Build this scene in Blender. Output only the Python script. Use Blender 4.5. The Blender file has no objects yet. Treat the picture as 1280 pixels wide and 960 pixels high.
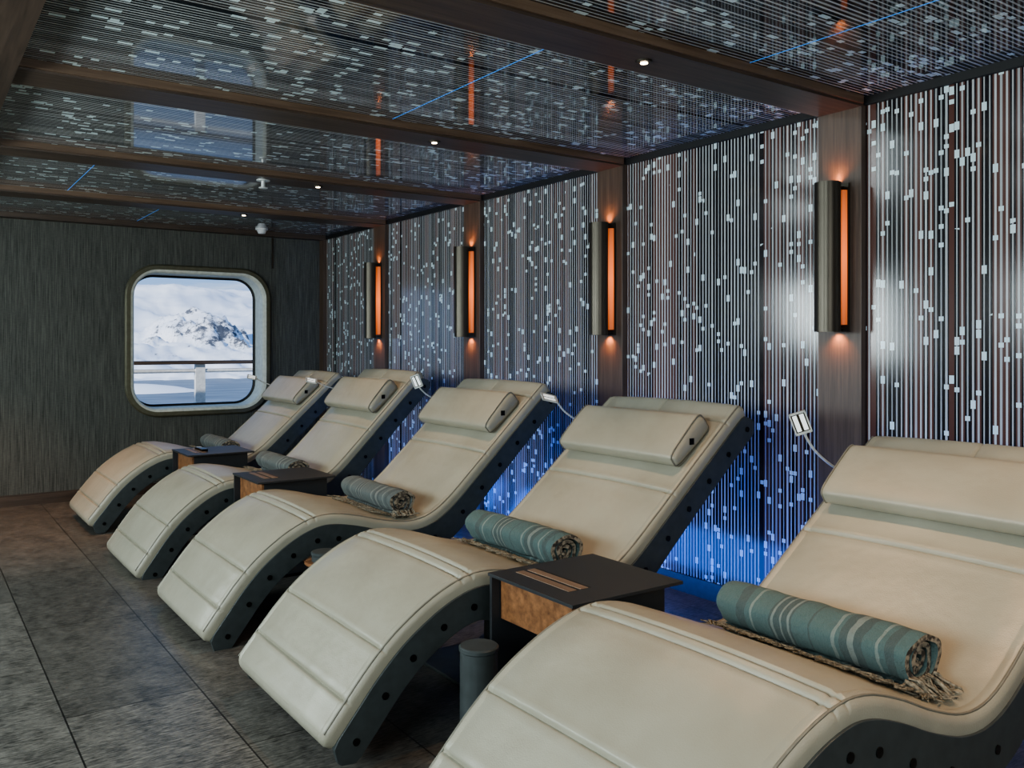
import bpy, bmesh, math, random
from mathutils import Vector, Matrix, noise
random.seed(7)
S=bpy.context.scene
COL=S.collection
# ---------------------------------------------------------------- room numbers (metres)
XW=3.31; YF=7.87; ZC=2.32; XL=-1.7; YN=-1.6; ZB=2.29
PIL=[0.76,2.22,3.69,5.15,6.60]; PW=0.21

# ---------------------------------------------------------------- materials
def newmat(name):
    m=bpy.data.materials.new(name); m.use_nodes=True
    nt=m.node_tree; b=nt.nodes['Principled BSDF']
    return m,nt,b
def N(nt,t,**k):
    n=nt.nodes.new(t)
    for a,v in k.items(): setattr(n,a,v)
    return n
def math_(nt,op,a,b=None,c=None):
    n=nt.nodes.new('ShaderNodeMath'); n.operation=op
    for i,v in enumerate((a,b,c)):
        if v is None: continue
        if isinstance(v,(int,float)): n.inputs[i].default_value=v
        else: nt.links.new(v,n.inputs[i])
    return n.outputs[0]
def mix(nt,f,a,b):
    n=nt.nodes.new('ShaderNodeMix'); n.data_type='RGBA'
    for s,v in ((n.inputs[0],f),(n.inputs[6],a),(n.inputs[7],b)):
        if isinstance(v,(int,float)): s.default_value=v
        elif isinstance(v,tuple): s.default_value=(*v,1) if len(v)==3 else v
        else: nt.links.new(v,s)
    return n.outputs[2]
def coords(nt,scale=(1,1,1),rot=(0,0,0)):
    tc=N(nt,'ShaderNodeTexCoord'); mp=N(nt,'ShaderNodeMapping')
    mp.inputs['Scale'].default_value=scale; mp.inputs['Rotation'].default_value=rot
    nt.links.new(tc.outputs['Object'],mp.inputs[0]); return mp.outputs[0]
def noise_(nt,vec,scale=5,detail=3,rough=.5):
    n=N(nt,'ShaderNodeTexNoise'); n.inputs['Scale'].default_value=scale
    n.inputs['Detail'].default_value=detail; n.inputs['Roughness'].default_value=rough
    nt.links.new(vec,n.inputs['Vector']); return n.outputs['Fac']
def ramp(nt,f,a,b,lo=0.,hi=1.):
    n=N(nt,'ShaderNodeMapRange'); n.inputs[1].default_value=lo; n.inputs[2].default_value=hi
    nt.links.new(f,n.inputs[0]); return mix(nt,n.outputs[0],a,b)
def bump(nt,b,h,strength=.2,dist=.002):
    n=N(nt,'ShaderNodeBump'); n.inputs['Strength'].default_value=strength; n.inputs['Distance'].default_value=dist
    nt.links.new(h,n.inputs['Height']); nt.links.new(n.outputs[0],b.inputs['Normal'])
def simple(name,col,rough=.5,metal=0,var=.12,scale=30,bmp=0,spec=None):
    m,nt,b=newmat(name); v=coords(nt)
    f=noise_(nt,v,scale,3)
    nt.links.new(ramp(nt,f,tuple(c*(1-var) for c in col),tuple(min(1,c*(1+var)) for c in col),.3,.7),b.inputs['Base Color'])
    b.inputs['Roughness'].default_value=rough; b.inputs['Metallic'].default_value=metal
    if spec is not None: b.inputs['Specular IOR Level'].default_value=spec
    if bmp: bump(nt,b,f,bmp,.002)
    return m
def emis(name,col,st):
    m,nt,b=newmat(name); b.inputs['Base Color'].default_value=(*col,1)
    b.inputs['Emission Color'].default_value=(*col,1); b.inputs['Emission Strength'].default_value=st
    return m

def pattern(name,vaxis,pitch=.0225,cell=.04,rough=.13,dens=.06,bright=1.,bgs=((.014,.012,.014),(.085,.042,.034)),spec=.5):
    m,nt,b=newmat(name)
    tc=N(nt,'ShaderNodeTexCoord'); sp=N(nt,'ShaderNodeSeparateXYZ'); nt.links.new(tc.outputs['Object'],sp.inputs[0])
    u=math_(nt,'DIVIDE',sp.outputs['Y'],pitch); v=math_(nt,'DIVIDE',sp.outputs[vaxis],cell)
    i=math_(nt,'FLOOR',u); f=math_(nt,'FRACT',u)
    def wn(src,add):
        w=N(nt,'ShaderNodeTexWhiteNoise',noise_dimensions='1D'); nt.links.new(math_(nt,'ADD',src,add),w.inputs['W']); return w.outputs['Value']
    r1=wn(i,.5); r2=wn(i,133.5); r3=wn(i,777.5)
    w=math_(nt,'MULTIPLY_ADD',r1,.12,.11)
    af=math_(nt,'ABSOLUTE',math_(nt,'SUBTRACT',f,.5))
    line=math_(nt,'LESS_THAN',af,w)
    keep=math_(nt,'GREATER_THAN',r2,.03)
    line=math_(nt,'MULTIPLY',line,keep)
    vv=math_(nt,'ADD',v,math_(nt,'MULTIPLY',r3,9.))
    j=math_(nt,'FLOOR',vv); fj=math_(nt,'FRACT',vv)
    cmb=N(nt,'ShaderNodeCombineXYZ'); nt.links.new(i,cmb.inputs[0]); nt.links.new(j,cmb.inputs[1])
    w2=N(nt,'ShaderNodeTexWhiteNoise',noise_dimensions='2D'); nt.links.new(cmb.outputs[0],w2.inputs['Vector'])
    big=noise_(nt,tc.outputs['Object'],2.5,1)
    th=math_(nt,'MULTIPLY',math_(nt,'ADD',big,.5),dens)
    blk=math_(nt,'LESS_THAN',w2.outputs['Value'],th)
    # two block lengths
    hl=math_(nt,'MULTIPLY_ADD',math_(nt,'LESS_THAN',w2.outputs['Value'],dens*.45),.38,.50)
    blk=math_(nt,'MULTIPLY',blk,math_(nt,'LESS_THAN',fj,hl))
    blk=math_(nt,'MULTIPLY',blk,math_(nt,'LESS_THAN',af,.46))
    bg=mix(nt,math_(nt,'GREATER_THAN',r3,.62),bgs[0],bgs[1])
    lc=mix(nt,r2,(.36*bright,.37*bright,.37*bright),(.58*bright,.60*bright,.60*bright))
    c=mix(nt,line,bg,lc); c=mix(nt,blk,c,(.72*bright,.86*bright,.88*bright))  # block colour carries the teal of windows reflected in the ceiling
    nt.links.new(c,b.inputs['Base Color']); b.inputs['Roughness'].default_value=rough
    b.inputs['Specular IOR Level'].default_value=spec
    return m
def wood(name,a,bc,axis,rough=.4,sc=1.):
    m,nt,b=newmat(name)
    s=[60*sc,60*sc,60*sc]; s[axis]=2.5*sc
    v=coords(nt,tuple(s)); f=noise_(nt,v,1.,5,.65)
    nt.links.new(ramp(nt,f,a,bc,.3,.7),b.inputs['Base Color']); b.inputs['Roughness'].default_value=rough
    bump(nt,b,f,.15,.001); return m

M_WALL=pattern('striped_laminate_wall','Z',pitch=.0205,cell=.036,dens=.085,rough=.14,bright=.95,bgs=((.014,.012,.014),(.105,.048,.038)))
M_CEIL=pattern('striped_laminate_ceiling','X',pitch=.021,cell=.055,rough=.045,dens=.11,bright=1.05,bgs=((.014,.020,.026),(.045,.04,.042)),spec=.9)
M_WOODX=wood('dark_walnut_x',(.036,.026,.020),(.10,.070,.052),0)
M_WOODY=wood('dark_walnut_y',(.036,.026,.020),(.10,.070,.052),1)
M_WOODZ=wood('dark_walnut_z',(.052,.034,.025),(.125,.085,.06),2)
M_EDGE=wood('walnut_edge',(.09,.055,.035),(.18,.12,.08),0)
M_OAK=wood('warm_oak',(.10,.042,.018),(.34,.16,.07),0,.4,.5)
M_SLAT=wood('slat_oak',(.13,.085,.055),(.25,.17,.115),1,.5,.6)
M_BLACK=simple('black_gap',(.008,.008,.008),.6)
M_FRAME=simple('lounger_frame_paint',(.055,.066,.068),.40,.2)
M_BOLT=simple('bolt_black',(.006,.006,.006),.3,.5)
M_STEEL=simple('table_powdercoat',(.025,.028,.032),.5,.1,bmp=.05,scale=300)
M_BRONZE=simple('bronze_metal',(.085,.075,.06),.36,.85,var=.05,scale=8)
M_CHROME=simple('lamp_satin_metal',(.62,.65,.64),.4,.3)
M_WHITE=simple('white_paint',(.75,.76,.76),.4)
M_TRIMW=simple('window_trim_bronze',(.13,.125,.085),.4,.4)
M_REVEAL=simple('window_reveal_cream',(.60,.61,.54),.4)
# amber glass: brighter in the middle of its height (falloff painted into its emission, no lamp behind)
M_ORANGE,nt,b=newmat('amber_lamp')
sp=N(nt,'ShaderNodeSeparateXYZ'); nt.links.new(coords(nt),sp.inputs[0])
q=math_(nt,'SUBTRACT',1.,math_(nt,'MULTIPLY',math_(nt,'ABSOLUTE',math_(nt,'SUBTRACT',sp.outputs['Z'],1.65)),2.6))
nt.links.new(math_(nt,'MULTIPLY',q,.95),b.inputs['Emission Strength'])
b.inputs['Base Color'].default_value=(.5,.14,.04,1); b.inputs['Emission Color'].default_value=(1.,.20,.045,1)
M_LED=emis('led_white',(.8,.85,.85),.5)
M_BLUE=emis('blue_seam_glow',(.05,.28,.8),.35)  # painted glow for blue light reflected along ceiling joints, not a lamp
M_DL=emis('downlight_lens',(1.,.8,.55),12.)

# leather
M_LEA,nt,b=newmat('taupe_leather')
v=coords(nt); f1=noise_(nt,v,3.5,3); f2=noise_(nt,v,260,2); f3=noise_(nt,v,9,2)
nt.links.new(ramp(nt,f1,(.305,.288,.226),(.37,.355,.285),.3,.7),b.inputs['Base Color'])
b.inputs['Roughness'].default_value=.38
hh=math_(nt,'ADD',math_(nt,'MULTIPLY',f2,.10),math_(nt,'MULTIPLY',f3,1.)); bump(nt,b,hh,.6,.010)
M_PIPE=simple('leather_piping',(.19,.18,.145),.5)

# fabric wall
M_FAB,nt,b=newmat('woven_wallcovering')
f=noise_(nt,coords(nt,(170,170,3.2)),1.,3,.75); g=noise_(nt,coords(nt,(30,30,160)),1.,2,.6)
fg=math_(nt,'ADD',math_(nt,'MULTIPLY',f,.85),math_(nt,'MULTIPLY',g,.15))
nt.links.new(ramp(nt,fg,(.028,.030,.027),(.135,.138,.12),.36,.66),b.inputs['Base Color'])
b.inputs['Roughness'].default_value=.75; bump(nt,b,fg,.4,.002)

# floor tiles
M_FLOOR,nt,b=newmat('brushed_stone_tiles')
def brick(c1,c2,mo,ms):
    br=N(nt,'ShaderNodeTexBrick'); nt.links.new(coords(nt,(1,1,1),(0,0,math.radians(90))),br.inputs['Vector'])
    br.inputs['Scale'].default_value=1.; br.inputs['Brick Width'].default_value=1.1; br.inputs['Row Height'].default_value=.45
    br.inputs['Mortar Size'].default_value=ms; br.inputs['Color1'].default_value=(c1,c1,c1,1); br.inputs['Color2'].default_value=(c2,c2,c2,1)
    br.inputs['Mortar'].default_value=(mo,mo,mo,1); return br.outputs[0]
br=brick(.66,1.,.12,.003)
sw=brick(0.,1.,.5,0.)
sm=N(nt,'ShaderNodeSeparateColor'); nt.links.new(sw,sm.inputs[0])
def dn(a,sc): return noise_(nt,coords(nt,sc,(0,0,a)),1.,4,.7)
g1=dn(.45,(22,120,1)); g2=dn(-.7,(22,120,1)); g3=dn(1.2,(9,7,1))
gm=N(nt,'ShaderNodeMix'); nt.links.new(sm.outputs[0],gm.inputs[0]); nt.links.new(g1,gm.inputs[2]); nt.links.new(g2,gm.inputs[3])
g=math_(nt,'ADD',math_(nt,'MULTIPLY',gm.outputs[0],.72),math_(nt,'MULTIPLY',g3,.28))
base=ramp(nt,g,(.030,.030,.028),(.27,.255,.225),.40,.64)
mm=N(nt,'ShaderNodeMix',data_type='RGBA',blend_type='MULTIPLY'); mm.inputs[0].default_value=1
nt.links.new(base,mm.inputs[6]); nt.links.new(br,mm.inputs[7])
nt.links.new(mm.outputs[2],b.inputs['Base Color']); b.inputs['Roughness'].default_value=.33; bump(nt,b,g,.4,.002)

def plaid(name,base,light,dark):
    m,nt,b=newmat(name)
    tc=N(nt,'ShaderNodeTexCoord'); sp=N(nt,'ShaderNodeSeparateXYZ'); nt.links.new(tc.outputs['Object'],sp.inputs[0])
    wob=noise_(nt,tc.outputs['Object'],14,2)
    y=math_(nt,'ADD',sp.outputs['Y'],math_(nt,'MULTIPLY',math_(nt,'SUBTRACT',wob,.5),.02))
    def band(c,w): return math_(nt,'LESS_THAN',math_(nt,'ABSOLUTE',math_(nt,'SUBTRACT',y,c)),w)
    c=base
    for (p,w,cc) in ((.20,.016,dark),(.16,.004,light),(.06,.036,dark),(.085,.004,light),(.06,.003,light),(.035,.004,light),
                     (-.03,.003,dark),(-.10,.005,light),(-.15,.032,dark),(-.15,.008,light),(-.22,.004,light),(-.25,.012,dark)):
        c=mix(nt,math_(nt,'MULTIPLY',band(p,w),.68),c,cc)
    n=noise_(nt,coords(nt,(1,1,1)),420,2,.8)
    n2=noise_(nt,coords(nt,(1,1,1)),60,2,.8)
    c2=mix(nt,math_(nt,'MULTIPLY',n,.30),c,(.34,.38,.35))
    c2=mix(nt,math_(nt,'MULTIPLY',n2,.30),c2,(.04,.06,.06))
    nt.links.new(c2,b.inputs['Base Color']); b.inputs['Roughness'].default_value=.95
    b.inputs['Sheen Weight'].default_value=.08
    bump(nt,b,math_(nt,'ADD',n,math_(nt,'MULTIPLY',n2,2.)),1.,.006); return m
M_PL1=plaid('wool_plaid_teal',(.065,.15,.15),(.34,.40,.36),(.024,.045,.05))
M_PL2=plaid('wool_plaid_grey',(.11,.135,.135),(.34,.36,.33),(.04,.05,.055))
M_END,nt,b=newmat('wool_plaid_rolled_end')
ck=N(nt,'ShaderNodeTexNoise'); ck.inputs['Scale'].default_value=70; nt.links.new(coords(nt),ck.inputs[0])
nt.links.new(ramp(nt,ck.outputs[0],(.05,.04,.032),(.36,.30,.22),.40,.60),b.inputs['Base Color']); b.inputs['Roughness'].default_value=.95
M_FRINGE=simple('wool_fringe',(.21,.19,.145),.95,var=.75,scale=120)

# ---------------------------------------------------------------- mesh helpers
class MB:
    def __init__(s): s.v=[]; s.f=[]; s.m=[]; s.mats=[]
    def mi(s,mat):
        if mat not in s.mats: s.mats.append(mat)
        return s.mats.index(mat)
    def add(s,vs,fs,mat):
        o=len(s.v); s.v+= [tuple(p) for p in vs]; k=s.mi(mat)
        for f in fs: s.f.append([i+o for i in f]); s.m.append(k)
    def box(s,a,b,mat):
        (x0,y0,z0),(x1,y1,z1)=a,b
        vs=[(x0,y0,z0),(x1,y0,z0),(x1,y1,z0),(x0,y1,z0),(x0,y0,z1),(x1,y0,z1),(x1,y1,z1),(x0,y1,z1)]
        s.add(vs,[(0,3,2,1),(4,5,6,7),(0,1,5,4),(1,2,6,5),(2,3,7,6),(3,0,4,7)],mat)
    def loft(s,rings,mat,closed=True,caps=True):
        n=len(rings[0]); vs=[p for r in rings for p in r]; fs=[]
        for a in range(len(rings)-1):
            for k in range(n if closed else n-1):
                k2=(k+1)%n; fs.append((a*n+k,a*n+k2,(a+1)*n+k2,(a+1)*n+k))
        if caps:
            fs.append(tuple(range(n))[::-1]); fs.append(tuple(range((len(rings)-1)*n,len(rings)*n)))
        s.add(vs,fs,mat)
    def cyl(s,p0,p1,r,mat,n=24,r1=None,bev=0):
        p0=Vector(p0); p1=Vector(p1); d=(p1-p0); L=d.length; d.normalize()
        a=d.orthogonal().normalized(); c=d.cross(a); r1=r if r1 is None else r1
        st=[(0,r),(L,r1)] if not bev else [(0,r-bev),(bev,r),(L-bev,r1),(L,r1-bev)]
        s.loft([[p0+d*t+(a*math.cos(2*math.pi*k/n)+c*math.sin(2*math.pi*k/n))*rr for k in range(n)] for t,rr in st],mat)
    def tube(s,pts,r,mat,n=8):
        pts=[Vector(p) for p in pts]; rings=[]
        for i,p in enumerate(pts):
            d=(pts[min(i+1,len(pts)-1)]-pts[max(i-1,0)]).normalized()
            a=d.cross(Vector((0,1,.13))).normalized(); c=d.cross(a)
            rr=r[i] if isinstance(r,list) else r
            rings.append([p+(a*math.cos(2*math.pi*k/n)+c*math.sin(2*math.pi*k/n))*rr for k in range(n)])
        s.loft(rings,mat)
    def obj(s,name,parent=None,loc=None,smooth=True,bevel=0,angle=40,recalc=True):
        me=bpy.data.meshes.new(name); me.from_pydata(s.v,[],s.f)
        for m in s.mats: me.materials.append(m)
        for p,k in zip(me.polygons,s.m): p.material_index=k
        bm=bmesh.new(); bm.from_mesh(me)
        if recalc: bmesh.ops.recalc_face_normals(bm,faces=bm.faces)
        bm.to_mesh(me); bm.free()
        if smooth:
            for p in me.polygons: p.use_smooth=True
            me.set_sharp_from_angle(angle=math.radians(angle))
        o=bpy.data.objects.new(name,me); COL.objects.link(o)
        if loc: o.location=loc
        if parent: o.parent=parent
        if bevel:
            md=o.modifiers.new('bevel','BEVEL'); md.width=bevel; md.segments=2; md.limit_method='ANGLE'
        return o
def empty(name,loc):
    e=bpy.data.objects.new(name,None); COL.objects.link(e); e.location=loc; e.empty_display_size=.1; return e
def onebox(name,a,b,mat,bevel=0):
    m=MB(); m.box(a,b,mat); return m.obj(name,smooth=False,bevel=bevel)

def catmull(P,n=12):
    P=[Vector(p) for p in P]; P=[2*P[0]-P[1]]+P+[2*P[-1]-P[-2]]; out=[]
    for i in range(1,len(P)-2):
        for k in range(n):
            t=k/n; a,b,c,d=P[i-1:i+3]
            out.append(.5*((2*b)+(c-a)*t+(2*a-5*b+4*c-d)*t*t+(3*b-a-3*c+d)*t**3))
    out.append(P[-2]); return out

# ---------------------------------------------------------------- room shell
onebox('floor',(XL-.1,YN-.1,-.1),(XW+.1,YF+.2,0),M_FLOOR)
onebox('ceiling',(XL-.1,YN-.1,ZC),(XW+.1,YF+.2,ZC+.12),M_CEIL)
onebox('wall_right',(XW,YN-.1,0),(XW+.1,YF+.2,ZC),M_WALL)
onebox('wall_left',(XL-.1,YN-.1,0),(XL,YF+.2,ZC),M_FAB)
onebox('wall_rear',(XL,YN-.1,0),(XW,YN,ZC),M_FAB)
# window opening, rounded rectangle
WX0,WX1,WZ0,WZ1,WR=1.60,2.71,.73,1.90,.20
def rrect(off,y,n=10):
    r=WR+off; pts=[]
    for cx,cz,a0 in ((WX1-WR,WZ1-WR,0),(WX0+WR,WZ1-WR,90),(WX0+WR,WZ0+WR,180),(WX1-WR,WZ0+WR,270)):
        for k in range(n+1):
            a=math.radians(a0+90*k/n); pts.append((cx+r*math.cos(a),y,cz+r*math.sin(a)))
    return pts
def wall_with_hole():
    hole=rrect(0.03,0)
    n=len(hole); x0,x1,z0,z1=XL,XW,0.,ZC
    q=n//4
    cor=[(x1,z1),(x0,z1),(x0,z0),(x1,z0)]
    vs=[]; fs=[]
    for y in (YF,YF+.2):
        vs+=[(h[0],y,h[2]) for h in hole]
        vs+=[(c[0],y,c[1]) for c in cor]
    for s in (0,1):
        o=s*(n+4)
        for i in range(n):
            j=(i+1)%n; ci=i//q; cj=j//q
            if ci==cj: fs.append((o+i,o+j,o+n+ci))
            else: fs.append((o+i,o+j,o+n+cj,o+n+ci))
    for i in range(n):
        j=(i+1)%n; fs.append((i,j,n+4+j,n+4+i))
    m=MB(); m.add(vs,fs,M_FAB); return m.obj('wall_back',smooth=False)
wall_with_hole()
m=MB()
prof=[(.075,YF,M_TRIMW),(.075,YF-.02,M_TRIMW),(.062,YF-.032,M_TRIMW),(.03,YF-.032,M_TRIMW),(.012,YF-.025,M_REVEAL),(.0,YF-.005,M_REVEAL),(-.004,YF+.18,M_REVEAL),(-.022,YF+.19,M_BLACK),(-.024,YF+.2,M_BLACK)]
for a,bb in zip(prof[:-1],prof[1:]):
    m.loft([rrect(a[0],a[1]),rrect(bb[0],bb[1])],bb[2],caps=False)
m.obj('window_1',recalc=False,angle=60)
# beams and pillars
for k,y in enumerate(PIL):
    mb=MB(); mb.box((.33,y-PW/2,ZB-.012),(XW-.035,y+PW/2,ZC),M_WOODX)
    for s in (-1,1): mb.box((.33,y+s*(PW/2+.006)-.006,ZB-.002),(XW-.035,y+s*(PW/2+.006)+.006,ZC),M_EDGE)
    mb.obj('beam_%d'%(k+1),smooth=False)
    mb=MB(); mb.box((XW-.035,y-PW/2,0),(XW,y+PW/2,ZC),M_WOODZ)
    mb.obj('pillar_%d'%(k+1),smooth=False,bevel=.002)
onebox('beam_6',(.33,YF-.10,ZB-.012),(XW,YF,ZC),M_WOODX)
onebox('beam_7',(.03,YN,ZB-.03),(.33,YF,ZC),M_WOODY)
onebox('pillar_6',(XW-.04,YF-.09,0),(XW,YF,ZB-.012),M_WOODZ)
ys=[YN]+sum([[y-PW/2,y+PW/2] for y in PIL],[])+[YF-.1]
for k in range(0,len(ys),2):
    onebox('trim_%d'%(k//2+1),(XW-.02,ys[k],ZC-.035),(XW,ys[k+1],ZC),M_BLACK)  # black strip stands in for the shadow gap below the ceiling
    onebox('baseboard_right_%d'%(k//2+1),(XW-.012,ys[k],0),(XW,ys[k+1],.09),M_FRAME)
onebox('baseboard_back',(XL,YF-.012,0),(XW-.04,YF,.09),M_WOODX)
onebox('trim_12',(2.80,YF-.01,ZC-.33),(2.812,YF,ZB-.012),M_BRONZE)
for (x,y0,y1,k) in ((1.84,PIL[1]+.12,PIL[2]-.12,20),(2.55,PIL[0]+.12,PIL[1]-.12,21),(.9,PIL[3]+.12,PIL[4]-.12,22),(1.6,PIL[4]+.12,YF-.12,23)):
    onebox('trim_%d'%k,(x-.0015,y0,ZC-.001),(x+.0015,y1,ZC),M_BLUE)  # ceiling joints made to glow in place of a blue LED reflection
# downlights in the beams
for k,y in enumerate(PIL):
    mb=MB(); z=ZB-.012
    mb.cyl((2.13,y,z-.006),(2.13,y,z),.03,M_BRONZE,24); mb.cyl((2.13,y,z-.008),(2.13,y,z-.005),.013,M_DL,20)
    mb.obj('recessed_downlight')
mb=MB(); z=ZB-.012
mb.cyl((1.78,5.15,z-.006),(1.78,5.15,z),.04,M_CHROME,24); mb.cyl((1.78,5.15,z-.045),(1.78,5.15,z-.005),.012,M_CHROME,12)
mb.cyl((1.78,5.15,z-.05),(1.78,5.15,z-.045),.026,M_CHROME,16); mb.obj('fire_sprinkler')
mb=MB(); mb.cyl((2.62,7.62,ZC-.012),(2.62,7.62,ZC),.055,M_WHITE,24); mb.cyl((2.62,7.62,ZC-.045),(2.62,7.62,ZC-.01),.03,M_WHITE,24,r1=.045); mb.obj('smoke_detector')

# ---------------------------------------------------------------- wall sconces
def light(name,kind,loc,direction,power,col,size=(1,1),**k):
    l=bpy.data.lights.new(name,kind); l.energy=power; l.color=col
    if kind=='AREA': l.shape='RECTANGLE'; l.size,l.size_y=size
    for a,v in k.items(): setattr(l,a,v)
    o=bpy.data.objects.new(name,l); COL.objects.link(o); o.location=loc
    o.rotation_euler=Vector(direction).to_track_quat('-Z','Y').to_euler(); return o
for y in PIL:
    mb=MB(); x=XW-.035; z0,z1=1.335,1.965
    mb.box((x-.012,y-.052,z0),(x,y+.052,z1),M_BRONZE)
    # amber diffuser: shallow half-round lens on the back plate
    rings=[]
    for z in (z0+.03,z1-.03):
        rings.append([(x-.012-.030*math.sin(math.pi*k/12),y-.047*math.cos(math.pi*k/12),z) for k in range(13)])
    mb.loft(rings,M_ORANGE)
    R=.054; cx=x-.082; n=22; rings=[]
    for z in (z0,z1):
        ring=[]
        for k in range(n+1):
            a=math.radians(58+244*k/n); ring.append((cx+R*math.cos(a),y+R*math.sin(a),z))
        for k in range(n,-1,-1):
            a=math.radians(58+244*k/n); ring.append((cx+(R-.004)*math.cos(a),y+(R-.004)*math.sin(a),z))
        rings.append(ring)
    mb.loft(rings,M_BRONZE)
    for z in (z0+.012,z1-.018):
        mb.cyl((cx,y,z),(cx,y,z+.006),R-.002,M_BRONZE,24)
        mb.box((cx,y-.03,z),(x-.01,y+.03,z+.006),M_BRONZE)
    mb.obj('wall_sconce')
    # lamp inside the fitting, throwing warm light down and up the pillar
    light('sconce_glow','SPOT',(x-.02,y,z0-.004),(.12,0,-1),3.0,(1.,.36,.12),spot_size=math.radians(130),spot_blend=1.,shadow_soft_size=.012)
    light('sconce_glow','SPOT',(x-.02,y,z1+.004),(.12,0,1),2.0,(1.,.36,.12),spot_size=math.radians(130),spot_blend=1.,shadow_soft_size=.012)

# ---------------------------------------------------------------- loungers
CT=[(.985,.115),(1.06,.205),(1.15,.31),(1.25,.402),(1.38,.485),(1.50,.53),(1.60,.535),(1.72,.508),(1.85,.465),(1.98,.437),(2.09,.447),(2.20,.505),(2.36,.635),(2.60,.84),(2.79,1.0),(2.85,1.045)]
CV=catmull([(a,0,b) for a,b in CT],14)
AL=[0]
for a,b_ in zip(CV[:-1],CV[1:]): AL.append(AL[-1]+(b_-a).length)
LT=AL[-1]
def at(s):
    s=max(0,min(LT,s))
    for i in range(len(AL)-1):
        if AL[i+1]>=s-1e-9:
            t=(s-AL[i])/(AL[i+1]-AL[i]); return CV[i].lerp(CV[i+1],t)
    return CV[-1]
def frame(s):
    p=at(s); t=(at(s+.012)-at(s-.012)).normalized(); return p,t,Vector((-t.z,0,t.x))
def s_of(x):
    for i,c in enumerate(CV):
        if c.x>=x: return AL[i]
    return LT
PIV=Vector((1.95,0,.30)); HW=.405; TH=.082
def build_lounger(yr,tilt,plm,towel_y,tl,upright):
    yc=yr+.425
    R=Matrix.Rotation(-math.radians(tilt),4,'Y')
    X0=2.0
    def W(p):  # untilted lounger point -> local part coordinates
        q=R@(Vector(p)-PIV)+PIV; return Vector((q.x-X0,q.y,q.z))
    e=empty('spa_lounger',(X0,yc,0))
    seams=[s_of(1.07),s_of(1.19),s_of(1.47),s_of(1.515),s_of(2.44),s_of(2.74)]
    st=[LT*k/80 for k in range(81)]+[.004,.01,.018,.028,.04,LT-.004,LT-.01,LT-.018,LT-.028,LT-.04]
    for q in seams: st+=[q-.012,q-.006,q-.0025,q,q+.0025,q+.006,q+.012]
    st=sorted(set(round(max(0,min(LT,x)),4) for x in st))
    rings=[]
    for s in st:
        p,t,nn=frame(s); re=.042
        ee=min(s,LT-s); f=math.sqrt(max(.0,1-(1-min(ee,re)/re)**2)); f=max(f,.12)
        hw=HW-(1-f)*.035; g=0
        for q in seams: g+=.010*math.exp(-((s-q)/.0045)**2)-.0035*math.exp(-((abs(s-q)-.012)/.006)**2)
        rr=.026
        top=[]
        ys_=[-hw+rr, -hw+rr+.008,-hw+rr+.014,-hw+rr+.022,-hw*.6,-hw*.3,-.012,-.005,0,.005,.012,hw*.3,hw*.6,hw-rr-.022,hw-rr-.014,hw-rr-.008,hw-rr]
        for y in ys_:
            n=.012*(1-(y/hw)**2)-g
            if abs(abs(y)-(hw-rr-.011))<.0045: n-=.004
            if p.x>2.745: n-=.007*math.exp(-(y/.005)**2)
            top.append((y,n))
        for k in range(1,6):
            a=math.radians(90*k/5); top.append((hw-rr+rr*math.sin(a),-rr+rr*math.cos(a)-g*.4))
        bot=[(hw-.001,-TH*.6),(hw-.006,-TH),( -hw+.006,-TH),(-hw+.001,-TH*.6)]
        lft=[]
        for k in range(5,0,-1):
            a=math.radians(90*k/5); lft.append((-hw+rr-rr*math.sin(a),-rr+rr*math.cos(a)-g*.4))
        ring=top+bot+lft; mid=-TH/2
        rings.append([W(p+Vector((0,y,0))+nn*(mid+(n-mid)*f)) for y,n in ring])
    mb=MB(); mb.loft(rings,M_LEA); mb.obj('cushion',e,angle=75)
    # raised piping
    mb=MB()
    for y in (-HW+.012,HW-.012):
        pts=[]
        for k in range(70):
            s=.03+(LT-.06)*k/69; p,t,nn=frame(s); pts.append(W(p+Vector((0,y,0))+nn*(-.004)))
        mb.tube(pts,.0035,M_PIPE,6)
    mb.obj('piping',e)
    # side rails
    mb=MB(); nst=90
    for sg in (-1,1):
        rings=[]
        for k in range(nst+1):
            s=-.015+(LT+.01)*k/nst; sc=max(0,min(LT,s)); p,t,nn=frame(sc); p=p+t*(s-sc)
            ee=min(s+.015,LT-.005-s); re=.05; f=math.sqrt(max(.02,1-(1-min(max(ee,0),re)/re)**2))
            ex=.05*math.exp(-((p.x-1.9)/.30)**2)
            a,b2=-.048,-.148-ex; mid=(-.048-.148)/2
            a=mid+(a-mid)*f; b2=mid+(b2-mid)*f
            y0,y1=sg*(HW-.014),sg*(HW+.006)
            rings.append([W(p+Vector((0,y0,0))+nn*a),W(p+Vector((0,y1,0))+nn*a),W(p+Vector((0,y1,0))+nn*b2),W(p+Vector((0,y0,0))+nn*b2)])
        mb.loft(rings,M_FRAME)
    rings=[]
    for k in range(61):
        s=.03+(LT-.08)*k/60; p,t,nn=frame(s)
        rings.append([W(p+Vector((0,y,0))+nn*n) for y,n in ((-HW+.013,-TH+.003),(HW-.013,-TH+.003),(HW-.013,-TH-.02),(-HW+.013,-TH-.02))])
    mb.loft(rings,M_FRAME)
    mb.obj('frame_shell',e,angle=35,bevel=.0015)
    mb=MB(); s=.06
    while s<LT-.05:
        p,t,nn=frame(s); ex=.02*math.exp(-((p.x-1.9)/.30)**2); c=p+nn*(-.103-ex)
        for sg in (-1,1):
            mb.cyl(W(c+Vector((0,sg*(HW+.005),0))),W(c+Vector((0,sg*(HW+.009),0))),.0115,M_BOLT,14)
        s+=.152
    mb.obj('bolts',e)
    # headrest pillow
    p,t,nn=frame(s_of(2.60)); c=p+nn*.050; hwid=.365
    rings=[]
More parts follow.
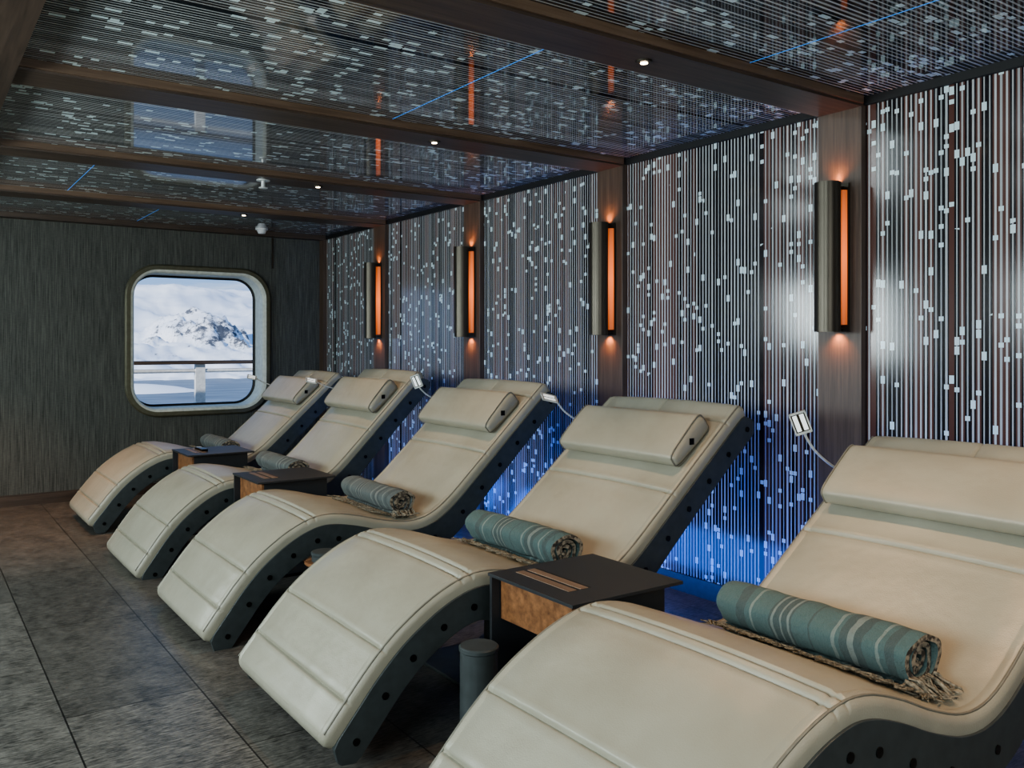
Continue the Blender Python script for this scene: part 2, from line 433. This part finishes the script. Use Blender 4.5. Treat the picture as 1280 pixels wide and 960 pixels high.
    yy=[-1+2*k/28 for k in range(29)]; yy=sorted(set([math.copysign(1-(1-abs(v))**1.6,v) for v in yy]))
    for v in yy:
        ee=(1-abs(v))*hwid; re=.022; f=math.sqrt(max(.03,1-(1-min(ee,re)/re)**2)); ring=[]
        for k in range(40):
            a=2*math.pi*k/40; ca,sa=math.cos(a),math.sin(a); ex=2/5.
            u=.122*math.copysign(abs(ca)**ex,ca); w=.042*math.copysign(abs(sa)**ex,sa)
            w*=1+.22*(u/.122)
            if w>0: w+=.007*math.cos(v*1.4)*math.cos(u/.122*1.4)
            pf=.85+.15*f
            ring.append(W(c+Vector((0,v*hwid,0))+t*u*pf+nn*w*(.25+.75*f)))
        rings.append(ring)
    mb=MB(); mb.loft(rings,M_LEA)
    for v in (-1,1):
        pts=[]
        for k in range(41):
            a=2*math.pi*k/40; ca,sa=math.cos(a),math.sin(a); ex=2/5.
            u=.122*math.copysign(abs(ca)**ex,ca); w=.042*math.copysign(abs(sa)**ex,sa)*(1+.22*(u/.122))
            pts.append(W(c+Vector((0,v*(hwid-.012),0))+t*u*.99+nn*w*1.0))
        mb.tube(pts,.0032,M_PIPE,6)
    q=W(c+Vector((0,-hwid-.001,0)))
    mb.box((q.x-.012,q.y-.002,q.z-.012),(q.x+.012,q.y+.006,q.z+.014),M_BOLT)
    mb.obj('headrest_pillow',e,angle=80)
    # base: floor plate, two columns and cross bar
    mb=MB()
    mb.box((-.30,-.34,0),(.34,.34,.014),M_FRAME)
    for y in (-.27,.27):
        mb.cyl((.07,y,.012),(.07,y,.335),.055,M_FRAME,28)
        mb.cyl((.07,y,.014),(.07,y,.03),.075,M_FRAME,28)
    mb.cyl((.07,-.36,.30),(.07,.36,.30),.028,M_FRAME,20)
    mb.obj('base',e,bevel=.002)
    # -------- rolled blanket (own object)
    ty0,ty1=towel_y; L=(ty1-ty0); cyy=(ty0+ty1)/2
    r0=.082 if plm is M_PL1 else .074
    p,t,nn=frame(s_of(1.975)); wc=W(p+nn*(r0+.004)); wc=Vector((wc.x+X0,cyy,wc.z))
    mb=MB(); turns=3.3; nn_=150; th=(r0-.010)/turns*.74
    outer=[];inner=[]
    ph=random.uniform(-.3,.3)
    for k in range(nn_+1):
        a=2*math.pi*turns*k/nn_; r=.012+(r0-.012)*k/nn_
        a2=-a+2*math.pi*turns+math.radians(250)
        wob=1+.04*math.sin(3*a2+ph)+.025*math.sin(5*a2)
        outer.append((math.cos(a2)*r*1.07*wob,math.sin(a2)*r*.93*wob)); inner.append((math.cos(a2)*max(r-th,.002)*1.07*wob,math.sin(a2)*max(r-th,.002)*.93*wob))
    cols=[]; NY=40
    for j in range(NY+1):
        y=-L/2+L*j/NY; ee=min(j,NY-j)
        sc=1+.014*math.sin(y*37+cyy)+.01*math.sin(y*83)+(-.05 if ee==0 else (-.012 if ee==1 else 0))
        tw=.004*math.sin(y*9+cyy*3)
        def dz(x,z): return .06*noise.noise(Vector((x*22,y*12+cyy,z*22)))
        O=[];I=[]
        for q,((x,z),(xi,zi)) in enumerate(zip(outer,inner)):
            # spiral layers end at slightly different lengths
            yo=y+(math.copysign(.010*math.sin(q*.11)+.004,y)-math.copysign(.018*(1-q/nn_),y) if ee==0 else 0)
            d=sc+dz(x,z); O.append((x*d+tw,yo,z*d)); I.append((xi*d+tw,yo,zi*d))
        cols.append((O,I))
    n=nn_+1
    vs=[p for c_ in cols for p in c_[0]]; fs=[]
    for j in range(NY):
        for k in range(nn_): fs.append((j*n+k,j*n+k+1,(j+1)*n+k+1,(j+1)*n+k))
    mb.add(vs,fs,plm)
    vs=[p for c_ in cols for p in c_[1]]
    mb.add(vs,[f[::-1] for f in fs],plm)
    for c_ in (cols[0],cols[-1]):
        vs=c_[0]+c_[1]; mb.add(vs,[(k,k+1,n+k+1,n+k) for k in range(nn_)],M_END)
    e1=[c_[0][-1] for c_ in cols]+[c_[1][-1] for c_ in cols]
    mb.add(e1,[(k,k+1,NY+1+k+1,NY+1+k) for k in range(NY)],plm)
    # fringe: along the loose edge, and a tuft at the near end
    def surf(xw):
        q=frame(s_of(xw)); return W(q[0]+q[2]*.014)
    def strand(pts,r=.003): mb.tube(pts,[r,r*1.3,r,r*.6][:len(pts)],M_FRINGE,5)
    for k in range(int(L/.006)):
        y=-L/2-.01+k*.006+random.uniform(-.003,.003)
        a=Vector((-r0*.62,max(min(y,L/2-.01),-L/2+.01),-r0*.80)); ln=random.uniform(.06,.12); pts=[a]
        for q in (.35,.7,1.):
            xx=wc.x-r0*.62-ln*q; sf=surf(xx); z=sf.z-wc.z
            pts.append(Vector((sf.x+X0-wc.x,y+random.uniform(-.025,.025)*q,z+.003+random.uniform(0,.010))))
        strand(pts)
    for k in range(60):
        x0=random.uniform(-.065,.06); a=Vector((x0,-L/2+.004,random.uniform(-.070,-.035)))
        ln=random.uniform(.035,.085)
        sf=surf(wc.x+x0); zf=sf.z-wc.z+.006
        ye=-L/2-ln; ylim=(yc-HW+.02)-cyy
        ye=max(ye,ylim)
        strand([a,a+Vector((random.uniform(-.01,.012),(ye+L/2)*.4,-.005)),Vector((x0+random.uniform(-.015,.02),-L/2+(ye+L/2)*.8,max(zf,-.085))),Vector((x0+random.uniform(-.03,.03),ye,max(zf,-.085)))])
    mb.obj('rolled_blanket',loc=wc,angle=70,recalc=False)
    # -------- reading lamp clamped to the far side of the backrest
    yy0=HW+.02
    def Q(p): w_=W(p); return Vector((w_.x+X0,w_.y+yc,w_.z))
    p,t,nn=frame(s_of(2.69)); a=Q(p+nn*-.09+Vector((0,yy0,0)))
    mb=MB(); mb.box((a.x-.02,a.y-.014,a.z-.02),(a.x+.02,a.y+.008,a.z+.02),M_CHROME)
    hx,hz,hy=tl
    hd=Vector((a.x+hx,a.y+hy,a.z+hz))
    pts=catmull([a,a+Vector((.0,.012,.05)),a+Vector((hx*.30,hy*.6,hz*.32)),a+Vector((hx*.68,hy,hz*.60)),a+Vector((hx*.90,hy,hz*.84)),hd],10)
    mb.tube(pts,.0045,M_CHROME,10)
    # head: framed plate with two LED bars; either swung upright or level
    if upright: la=Vector((-.35,.15,.92)); wa=Vector((.62,-.78,.1))
    else: la=Vector((-.92,.25,.22)); wa=Vector((.25,.80,.50))
    la.normalize(); na=la.cross(wa).normalized(); wa=na.cross(la)
    def hb(l0,l1,w0,w1,h0,h1,mat):
        o=len(mb.v); mb.box((l0,w0,h0),(l1,w1,h1),mat)
        for i in range(o,len(mb.v)):
            q=mb.v[i]; mb.v[i]=tuple(hd+la*q[0]+wa*q[1]+na*q[2])
    HL,HV=.074,.029
    hb(-.006,HL,-HV,-HV+.005,-.004,.004,M_CHROME); hb(-.006,HL,HV-.005,HV,-.004,.004,M_CHROME)
    hb(-.006,.002,-HV,HV,-.004,.004,M_CHROME); hb(HL-.006,HL,-HV,HV,-.004,.004,M_CHROME)
    hb(0,HL,-HV+.004,HV-.004,-.0015,.0015,M_BRONZE)
    for yk in (-.012,.012): hb(.006,HL-.010,yk-.0075,yk+.0075,-.0035,.0035,M_LED)
    mb.obj('reading_lamp',angle=35)
    return e
build_lounger(1.00,-5,M_PL1,(1.14,1.72),(-.24,.20,.02),True)
build_lounger(2.36,0,M_PL1,(2.48,3.06),(-.20,.17,.05),False)
build_lounger(3.65,3,M_PL2,(3.74,4.32),(-.20,.14,.05),True)
build_lounger(4.98,5,M_PL2,(5.08,5.66),(-.28,.10,.05),False)
build_lounger(6.37,2,M_PL2,(6.44,7.02),(-.28,.12,.05),False)

# ---------------------------------------------------------------- side tables
def table(y0,remote=False):
    x0,x1,y1,z=1.53,1.97,y0+.43,.55
    mb=MB()
    mb.box((x0,y0,z-.010),(x1,y1,z),M_STEEL)
    mb.box((x0+.005,y1-.016,0.015),(x1-.12,y1-.004,z-.010),M_STEEL)
    mb.box((x0+.005,y0+.10,.0),(x1-.06,y1-.004,.015),M_STEEL)
    mb.box((x0+.05,y0+.05,z-.15),(x1-.03,y1-.02,z-.016),M_STEEL)
    mb.box((x0+.038,y0+.05,z-.148),(x0+.051,y1-.02,z-.018),M_OAK)
    for k in range(2):
        xa=x0+.075+.045*k; mb.box((xa,y0+.11,z-.001),(xa+.030,y1-.05,z+.002),M_SLAT)
        mb.box((xa+.030,y0+.11,z-.001),(xa+.042,y1-.05,z+.0006),M_BLACK)
    mb.obj('side_table',smooth=False,bevel=.0015)
    if remote:
        r=MB(); r.box((1.66,y0+.15,z+.001),(1.70,y0+.33,z+.018),M_BOLT); r.box((1.665,y0+.28,z+.018),(1.695,y0+.31,z+.020),M_CHROME); r.obj('remote_control',smooth=False,bevel=.003)
table(1.88); table(4.51); table(5.88,True)
for (x,y) in ((1.36,2.10),(1.45,3.43)):
    mb=MB(); mb.cyl((x,y,0),(x,y,.012),.09,M_FRAME,32); mb.cyl((x,y,.01),(x,y,.40),.055,M_FRAME,32); mb.cyl((x,y,.395),(x,y,.412),.058,M_FRAME,32,bev=.004)
    if y>3: mb.cyl((x,y,.36),(x,y,.372),.085,M_OAK,32,bev=.003)
    mb.obj('pedestal_stand',angle=35)

# ---------------------------------------------------------------- outside: deck rail, sea, snowy mountain
mb=MB(); ry=9.6
mb.box((-2,ry-.06,1.07),(6,ry+.06,1.11),M_WOODX); mb.cyl((-2,ry,1.0),(6,ry,1.0),.022,M_WHITE,12)
mb.cyl((-2,ry,.35),(6,ry,.35),.012,M_WHITE,10)
for x in (-1.2,.7,2.62,4.5):
    mb.box((x-.05,ry-.03,0),(x+.05,ry+.03,1.07),M_WHITE)
mb.obj('deck_railing',smooth=False)
onebox('ship_deck',(-4,YF+.2,-.2),(8,9.75,0),M_WOODX)
M_SEA,nt,b=newmat('polar_sea'); b.inputs['Base Color'].default_value=(.10,.13,.17,1); b.inputs['Roughness'].default_value=.45
f=noise_(nt,coords(nt,(.05,.3,1)),1.,4); bump(nt,b,f,.6,.6)
nt.links.new(ramp(nt,f,(.11,.14,.18),(.26,.31,.37),.4,.7),b.inputs['Base Color'])
mb=MB(); mb.add([(-1500,30,-10),(1500,30,-10),(1500,2200,-10),(-1500,2200,-10)],[(0,1,2,3)],M_SEA); mb.obj('sea',smooth=False)
M_SNOW,nt,b=newmat('snow_and_rock')
f=noise_(nt,coords(nt,(.26,.26,.40)),1.,7,.8)
at_=N(nt,'ShaderNodeAttribute',attribute_name='rock')
k=math_(nt,'ADD',math_(nt,'SUBTRACT',at_.outputs['Fac'],math_(nt,'MULTIPLY',f,2.3)),.50)
mr=N(nt,'ShaderNodeMapRange'); mr.inputs[1].default_value=-.05; mr.inputs[2].default_value=.16; nt.links.new(k,mr.inputs[0])
f2=noise_(nt,coords(nt,(.03,.03,.12)),1.,5,.6)
sn=ramp(nt,f2,(.66,.71,.80),(.90,.91,.94),.38,.60)
nt.links.new(mix(nt,mr.outputs[0],sn,(.10,.11,.135)),b.inputs['Base Color']); b.inputs['Roughness'].default_value=.9
def sstep(a,b_,x):
    t=max(0,min(1,(x-a)/(b_-a))); return t*t*(3-2*t)
nx,ny=280,200; vs=[];rk=[]
for j in range(ny+1):
    y=190+(540-190)*j/ny
    for i in range(nx+1):
        x=-60+(300+60)*i/nx
        P=Vector((x*.03,y*.03,0)); rn=1-abs(noise.fractal(P,1.,2.1,5)*1.6); n2=noise.fractal(P*3,1.,2.,4)
        rg=1-abs(noise.fractal(Vector((x*.08+y*.03,y*.035,3.)),1.,2.2,5)*1.8)
        n3=noise.fractal(Vector((x*.02,y*.02,9.)),1.,2.,3)
        h=-11.5+sstep(280,335,y+8*n2)*11+sstep(340,425,y+14*n3)*(28+2.2*n3-1.*sstep(120,150,x))+1.0*n2+2.6*rn*sstep(290,340,y)*(1-.7*sstep(400,430,y))
        dx=x-94+(y-352)*.25; dy=y-352
        dist=math.hypot(dx*(.82 if dx<0 else 1.05),dy*.7)
        hp=17.0-.84*dist*(1+.2*n2)+9*(rg-.62)*min(1,dist/10)
        r=0
        if y>290: r=.92*sstep(-2,5,hp-h)*(1-.55*sstep(.42,.78,rg))
        h2=max(h,hp)
        sb=3.0*math.exp(-(((x-46)/14)**2+((y-222)/12)**2)); h2=max(h2,-11+sb+.3*n2)
        vs.append((x,y,h2)); rk.append(r+.50*sstep(298,318,y)*(1-sstep(325,352,y))*rg+.35*sstep(352,380,y)*(1-sstep(392,415,y))*rg*sstep(100,120,x))
fs=[(j*(nx+1)+i,j*(nx+1)+i+1,(j+1)*(nx+1)+i+1,(j+1)*(nx+1)+i) for j in range(ny) for i in range(nx)]
mb=MB(); mb.add(vs,fs,M_SNOW); o=mb.obj('snowy_mountain',recalc=False,angle=180)
at_=o.data.attributes.new('rock','FLOAT','POINT'); at_.data.foreach_set('value',rk)

# ---------------------------------------------------------------- world, lights
w=bpy.data.worlds.new('sky'); S.world=w; w.use_nodes=True; nt=w.node_tree; bg=nt.nodes['Background']
tc=N(nt,'ShaderNodeTexCoord'); sp=N(nt,'ShaderNodeSeparateXYZ'); nt.links.new(tc.outputs['Generated'],sp.inputs[0])
mp=N(nt,'ShaderNodeMapping'); mp.inputs['Scale'].default_value=(3,3,26); nt.links.new(tc.outputs['Generated'],mp.inputs[0])
cl=noise_(nt,mp.outputs[0],1.6,6,.6)
mr=N(nt,'ShaderNodeMapRange'); mr.inputs[1].default_value=0; mr.inputs[2].default_value=.2; nt.links.new(sp.outputs['Z'],mr.inputs[0])
c=mix(nt,mr.outputs[0],(.36,.55,.88),(.13,.30,.64))
mc=N(nt,'ShaderNodeMapRange'); mc.inputs[1].default_value=.52; mc.inputs[2].default_value=.80; nt.links.new(cl,mc.inputs[0])
nt.links.new(mix(nt,mc.outputs[0],c,(.75,.82,.92)),bg.inputs[0]); bg.inputs[1].default_value=.9
light('sun','SUN',(0,0,50),(.80,.38,-.42),3.3,(1,.96,.88),angle=.01)
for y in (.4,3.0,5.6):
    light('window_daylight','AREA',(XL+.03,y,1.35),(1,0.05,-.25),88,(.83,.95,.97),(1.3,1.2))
light('rear_daylight','AREA',(1.0,YN+.03,1.5),(.1,1,-.25),38,(.92,.97,.97),(2.2,1.2))
for y in PIL:
    light('downlight_spot','SPOT',(2.13,y,ZB-.03),(-.1,0,-1) if y>1 else (.05,.1,-1),30 if y>1 else 50,(1.,.60,.32),spot_size=math.radians(85),spot_blend=.8,shadow_soft_size=.02)
light('floor_warm_spot','SPOT',(.5,6.9,ZB-.05),(.0,0,-1),75,(1.,.42,.15),spot_size=math.radians(75),spot_blend=.9,shadow_soft_size=.03)
for (y,p) in ((2.1,4.5),(3.43,5),(4.75,6),(6.1,3.5),(.9,1.5)):
    light('blue_led','AREA',(2.85,y,.10),(.75,0,.65),p,(.05,.2,1.),(1.1,.25))

# ---------------------------------------------------------------- camera
cd=bpy.data.cameras.new('camera'); cam=bpy.data.objects.new('camera',cd); COL.objects.link(cam)
cam.location=(0,0,1.28); cam.rotation_euler=(math.radians(90),0,math.radians(-35.13))
cd.sensor_width=36; cd.lens=1080/1280*36; cd.shift_y=-49/1280; cd.clip_end=4000; cd.clip_start=.05
S.camera=cam
try:
    S.view_settings.view_transform='AgX'; S.view_settings.look='AgX - Medium High Contrast'
except Exception as ex: print(ex)
S.view_settings.exposure=.45
